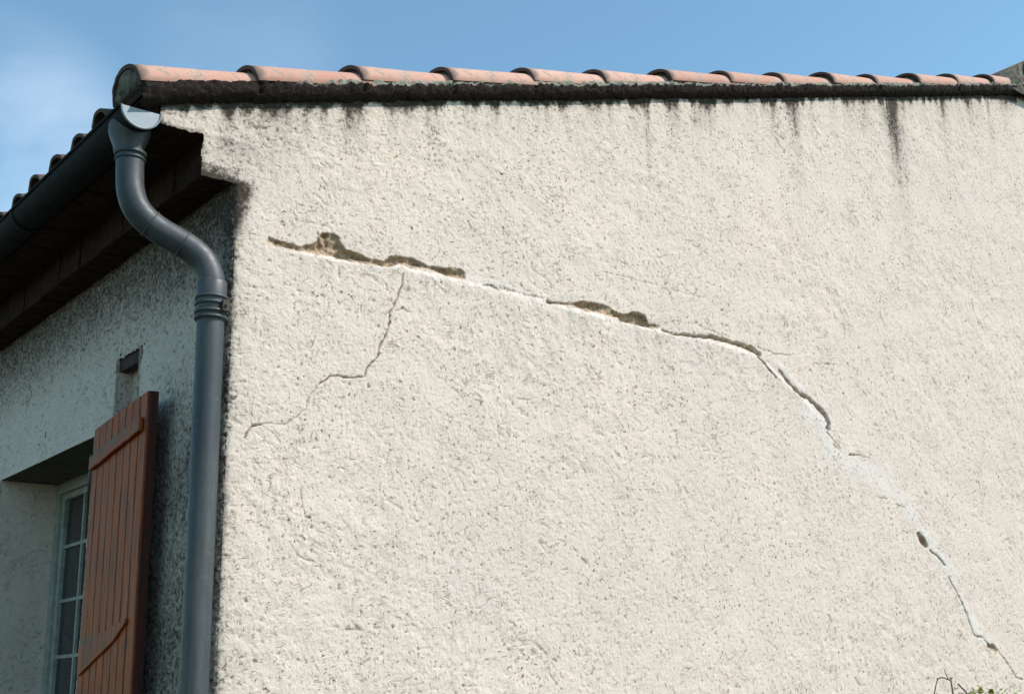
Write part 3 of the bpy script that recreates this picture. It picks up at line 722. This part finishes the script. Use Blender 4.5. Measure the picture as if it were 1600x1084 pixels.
# ------------------------------------------------------------------ gutter
GX, GZ, GR = -.312, 3.331, .059
gut = bpy.data.objects.new("gutter", None); C.objects.link(gut); gut.parent = house
bm = bmesh.new(); prof = []
n = 22
for k in range(n+1):
    a = math.pi+math.pi*k/n; prof.append((GX+GR*math.cos(a), GZ+GR*math.sin(a)))
inn = [(GX+(x-GX)*.965, GZ+(z-GZ)*.965) for x, z in prof][::-1]
bead = [(GX-GR+.006*math.cos(a)-.002, GZ+.004+.006*math.sin(a)) for a in [math.radians(d) for d in (0, 60, 120, 180, 240)]]
loop = prof+[(GX+GR, GZ+.012), (GX+GR-.003, GZ+.012)]+inn+bead
ysg = np.linspace(.006, 8.0, 60)
rings = [[bm.verts.new((x, y, z+(-.016+.002*y))) for x, z in loop] for y in ysg]
L = len(loop)
for r0, r1 in zip(rings, rings[1:]):
    for k in range(L): bm.faces.new((r0[k], r0[(k+1) % L], r1[(k+1) % L], r1[k]))
bm.faces.new(rings[0]); bm.faces.new(rings[-1])
bobj("trough", bm, M_zng, gut, True).data.set_sharp_from_angle(angle=math.radians(50))
bm = bmesh.new()
fr = [bm.verts.new((GX+(x-GX)*1.03, -.003, GZ+(z-GZ)*1.03-.016)) for x, z in prof]; bk = [bm.verts.new((v.co.x, .005, v.co.z)) for v in fr]
f0 = bm.faces.new(fr); bm.faces.new(bk)
for k in range(len(fr)): bm.faces.new((fr[k], fr[(k+1) % len(fr)], bk[(k+1) % len(fr)], bk[k]))
tube(bm, [(v.co.x, -.004, v.co.z) for v in fr], .0032, 8)
cap = bobj("end_cap", bm, M_zn2, gut); cap["label"] = "pale half-round end cap"
for yj in (1.02, 2.9, 4.8):
    bm = bmesh.new(); r0 = None
    o1 = [(GX+(x-GX)*1.05, GZ+(z-GZ)*1.05) for x, z in prof]
    A = [[bm.verts.new((x, y, z-.015)) for x, z in o1] for y in (yj, yj+.03)]; B = [[bm.verts.new((GX+(x-GX)*.93, y, z-.015)) for x, z in o1] for y in (yj, yj+.03)]
    for k in range(n):
        bm.faces.new((A[0][k], A[0][k+1], A[1][k+1], A[1][k])); bm.faces.new((A[0][k], A[0][k+1], B[0][k+1], B[0][k])); bm.faces.new((A[1][k], A[1][k+1], B[1][k+1], B[1][k]))
    bobj("joint_band", bm, M_zng, gut, True)

# ------------------------------------------------------------------ downpipe
dp = bpy.data.objects.new("downpipe", None); C.objects.link(dp); dp.parent = house
ctrl = PIPE = [(-.305, .085, 3.215), (-.304, .085, 3.185), (-.302, .083, 3.13), (-.298, .080, 3.085), (-.283, .076, 3.04), (-.256, .070, 3.005), (-.215, .062, 2.975),
        (-.165, .050, 2.950), (-.118, .038, 2.925), (-.080, .026, 2.890), (-.060, .018, 2.845), (-.0535, .014, 2.80), (-.053, .013, 2.74)]
def spline(pts, m=6):
    P_ = [Vector(p) for p in pts]; out = []
    for i in range(len(P_)-1):
        p0, p1, p2, p3 = P_[max(i-1, 0)], P_[i], P_[i+1], P_[min(i+2, len(P_)-1)]
        for k in range(m):
            t_ = k/m; out.append(.5*((2*p1)+(p2-p0)*t_+(2*p0-5*p1+4*p2-p3)*t_*t_+(3*p1-p0-3*p2+p3)*t_**3))
    return out+[P_[-1]]
PR = .0405
bm = bmesh.new(); tube(bm, spline(PIPE), PR+.001, 40); bobj("swan_neck", bm, M_zn, dp, True).data.set_sharp_from_angle(angle=math.radians(60))
bm = bmesh.new(); tube(bm, [(-.053, .013, z) for z in np.linspace(2.73, .12, 30)], PR, 40); bobj("straight_pipe", bm, M_zn, dp, True).data.set_sharp_from_angle(angle=math.radians(60))
bm = bmesh.new()
fp = [(3.205, .0435), (3.225, .046), (3.250, .056), (3.272, .0625), (3.290, .063), (3.315, .056)]
tube(bm, [(-.310, .088, z) for z, r in fp], [r for z, r in fp], 40, caps=False)
bobj("outlet_funnel", bm, M_zn, dp, True)
def ringband(c, d, r, hw, nm="collar"):
    c = Vector(c); d = Vector(d).normalized(); bm = bmesh.new()
    q = [(-hw, r-.003), (-hw*.8, r), (0, r+.0012), (hw*.8, r), (hw, r-.003)]
    tube(bm, [c+d*a for a, _ in q], [b for _, b in q], 40); return bobj(nm, bm, M_zn, dp, True)
ringband((-.3045, .085, 3.203), (0, 0, 1), PR+.0065, .006); ringband((-.304, .085, 3.185), (0, 0, 1), PR+.0045, .004)
ringband((-.236, .0665, 2.9885), (.85, -.16, -.52), PR+.0030, .003, "seam"); ringband((-.140, .044, 2.9375), (.86, -.2, -.45), PR+.0030, .003, "seam")
bm = bmesh.new(); tube(bm, [(-.053, .013, z) for z in (2.700, 2.702, 2.822, 2.826)], [PR+.001, PR+.0035, PR+.0035, PR+.001], 40); bobj("socket", bm, M_zn, dp, True)
for z in (2.772, 2.752, 2.727, 2.708): ringband((-.053, .013, z), (0, 0, 1), PR+.0085, .005)
bm = bmesh.new(); box(bm, -.043, -.020, -.045, -.026, 2.722, 2.758, .003); tube(bm, [(-.032, -.052, 2.74), (-.032, -.030, 2.74)], .004, 8)
bobj("pipe_clip", bm, M_lint, dp)
for z in (.9,): ringband((-.053, .013, z), (0, 0, 1), PR+.006, .015)

# ------------------------------------------------------------------ ground
bm = bmesh.new()
bmesh.ops.create_grid(bm, x_segments=60, y_segments=60, size=600)
g = bobj("ground", bm, M_gr); g["kind"] = "structure"

# ------------------------------------------------------------------ climbing shrub against the gable
pl = bpy.data.objects.new("shrub", None); C.objects.link(pl); pl.location = (3.5, -.16, 0)
pl["label"] = "small leafy shrub with bare twigs at the foot of the cracked gable wall"; pl["category"] = "shrub"
rnd = random.Random(5)
def twig(pts, r0, r1, bm):
    sp = spline(pts, 5); tube(bm, sp, [r0+(r1-r0)*k/(len(sp)-1) for k in range(len(sp))], 7)
bm = bmesh.new(); tips = []
for i in range(9):
    x1 = rnd.uniform(-.32, .34); y1 = rnd.uniform(-.12, .10); zt = rnd.uniform(1.15, 1.56)
    pts = [(rnd.uniform(-.05, .05), rnd.uniform(-.03, .03), 0), (x1*.3, y1*.4, zt*.35), (x1*.75+rnd.uniform(-.04, .04), y1*.8, zt*.7), (x1, y1, zt)]
    twig(pts, .009, .003, bm); tips += spline(pts, 8)[10:]
# the bare hooked twigs that stand clear of the leaves
twig([(-.10, .03, .8), (-.23, .05, 1.3), (-.228, .05, 1.52), (-.215, .04, 1.60), (-.20, .035, 1.632)], .0035, .0022, bm)
twig([(-.205, .035, 1.634), (-.17, .03, 1.640), (-.115, .03, 1.628), (-.09, .035, 1.640)], .0034, .003, bm)
twig([(-.06, .03, .9), (-.08, .04, 1.4), (-.088, .04, 1.56), (-.10, .035, 1.61), (-.105, .035, 1.640)], .004, .003, bm)
twig([(-.115, .035, 1.628), (-.128, .04, 1.655), (-.132, .04, 1.675)], .0026, .0012, bm)
twig([(-.03, .0, 1.3), (-.035, .0, 1.54), (-.055, .02, 1.60), (-.075, .02, 1.612)], .005, .003, bm)
bobj("stems", bm, M_bark, pl, True)
bm = bmesh.new()
def leaf(bm, p, d, w, l, up):
    d = d.normalized(); s_ = d.cross(up).normalized(); nn_ = s_.cross(d)
    a = [p, p+d*l*.35+s_*w*.5+nn_*w*.10, p+d*l*.75+s_*w*.36+nn_*w*.05, p+d*l-nn_*l*.12, p+d*l*.75-s_*w*.36+nn_*w*.05, p+d*l*.35-s_*w*.5+nn_*w*.10, p+d*l*.5-nn_*w*.08]
    v = [bm.verts.new(q) for q in a]
    for f_ in ((0, 1, 6), (1, 2, 6), (2, 3, 6), (3, 4, 6), (4, 5, 6), (5, 0, 6)): bm.faces.new([v[k] for k in f_])
for i in range(2100):
    if i < 1500:
        b = rnd.choice(tips); p = Vector(b)+Vector((rnd.gauss(0, .04), rnd.gauss(0, .04), rnd.gauss(0, .05)))
    else: p = Vector((rnd.uniform(-.03, .27), rnd.uniform(-.14, .08), 1.60-abs(rnd.gauss(0, .14))))
    lim = 1.618-.06*abs(math.sin(p.x*23+.6))-.25*max(0, -.01-p.x)
    lim -= abs(rnd.gauss(0, .006))
    if p.x < -.06: lim = 1.46
    if p.x > .22: lim = 1.50-(p.x-.22)
    if p.z > lim: p.z = lim-rnd.uniform(0, .3)
    if p.y > .135: p.y = .12
    d = Vector((rnd.gauss(0, 1), rnd.gauss(-.3, .8), rnd.gauss(.2, .6)))
    leaf(bm, p, d, rnd.uniform(.013, .024), rnd.uniform(.018, .032), Vector((rnd.gauss(0, .4), rnd.gauss(0, .4), 1)))
bobj("leaves", bm, M_leaf, pl)
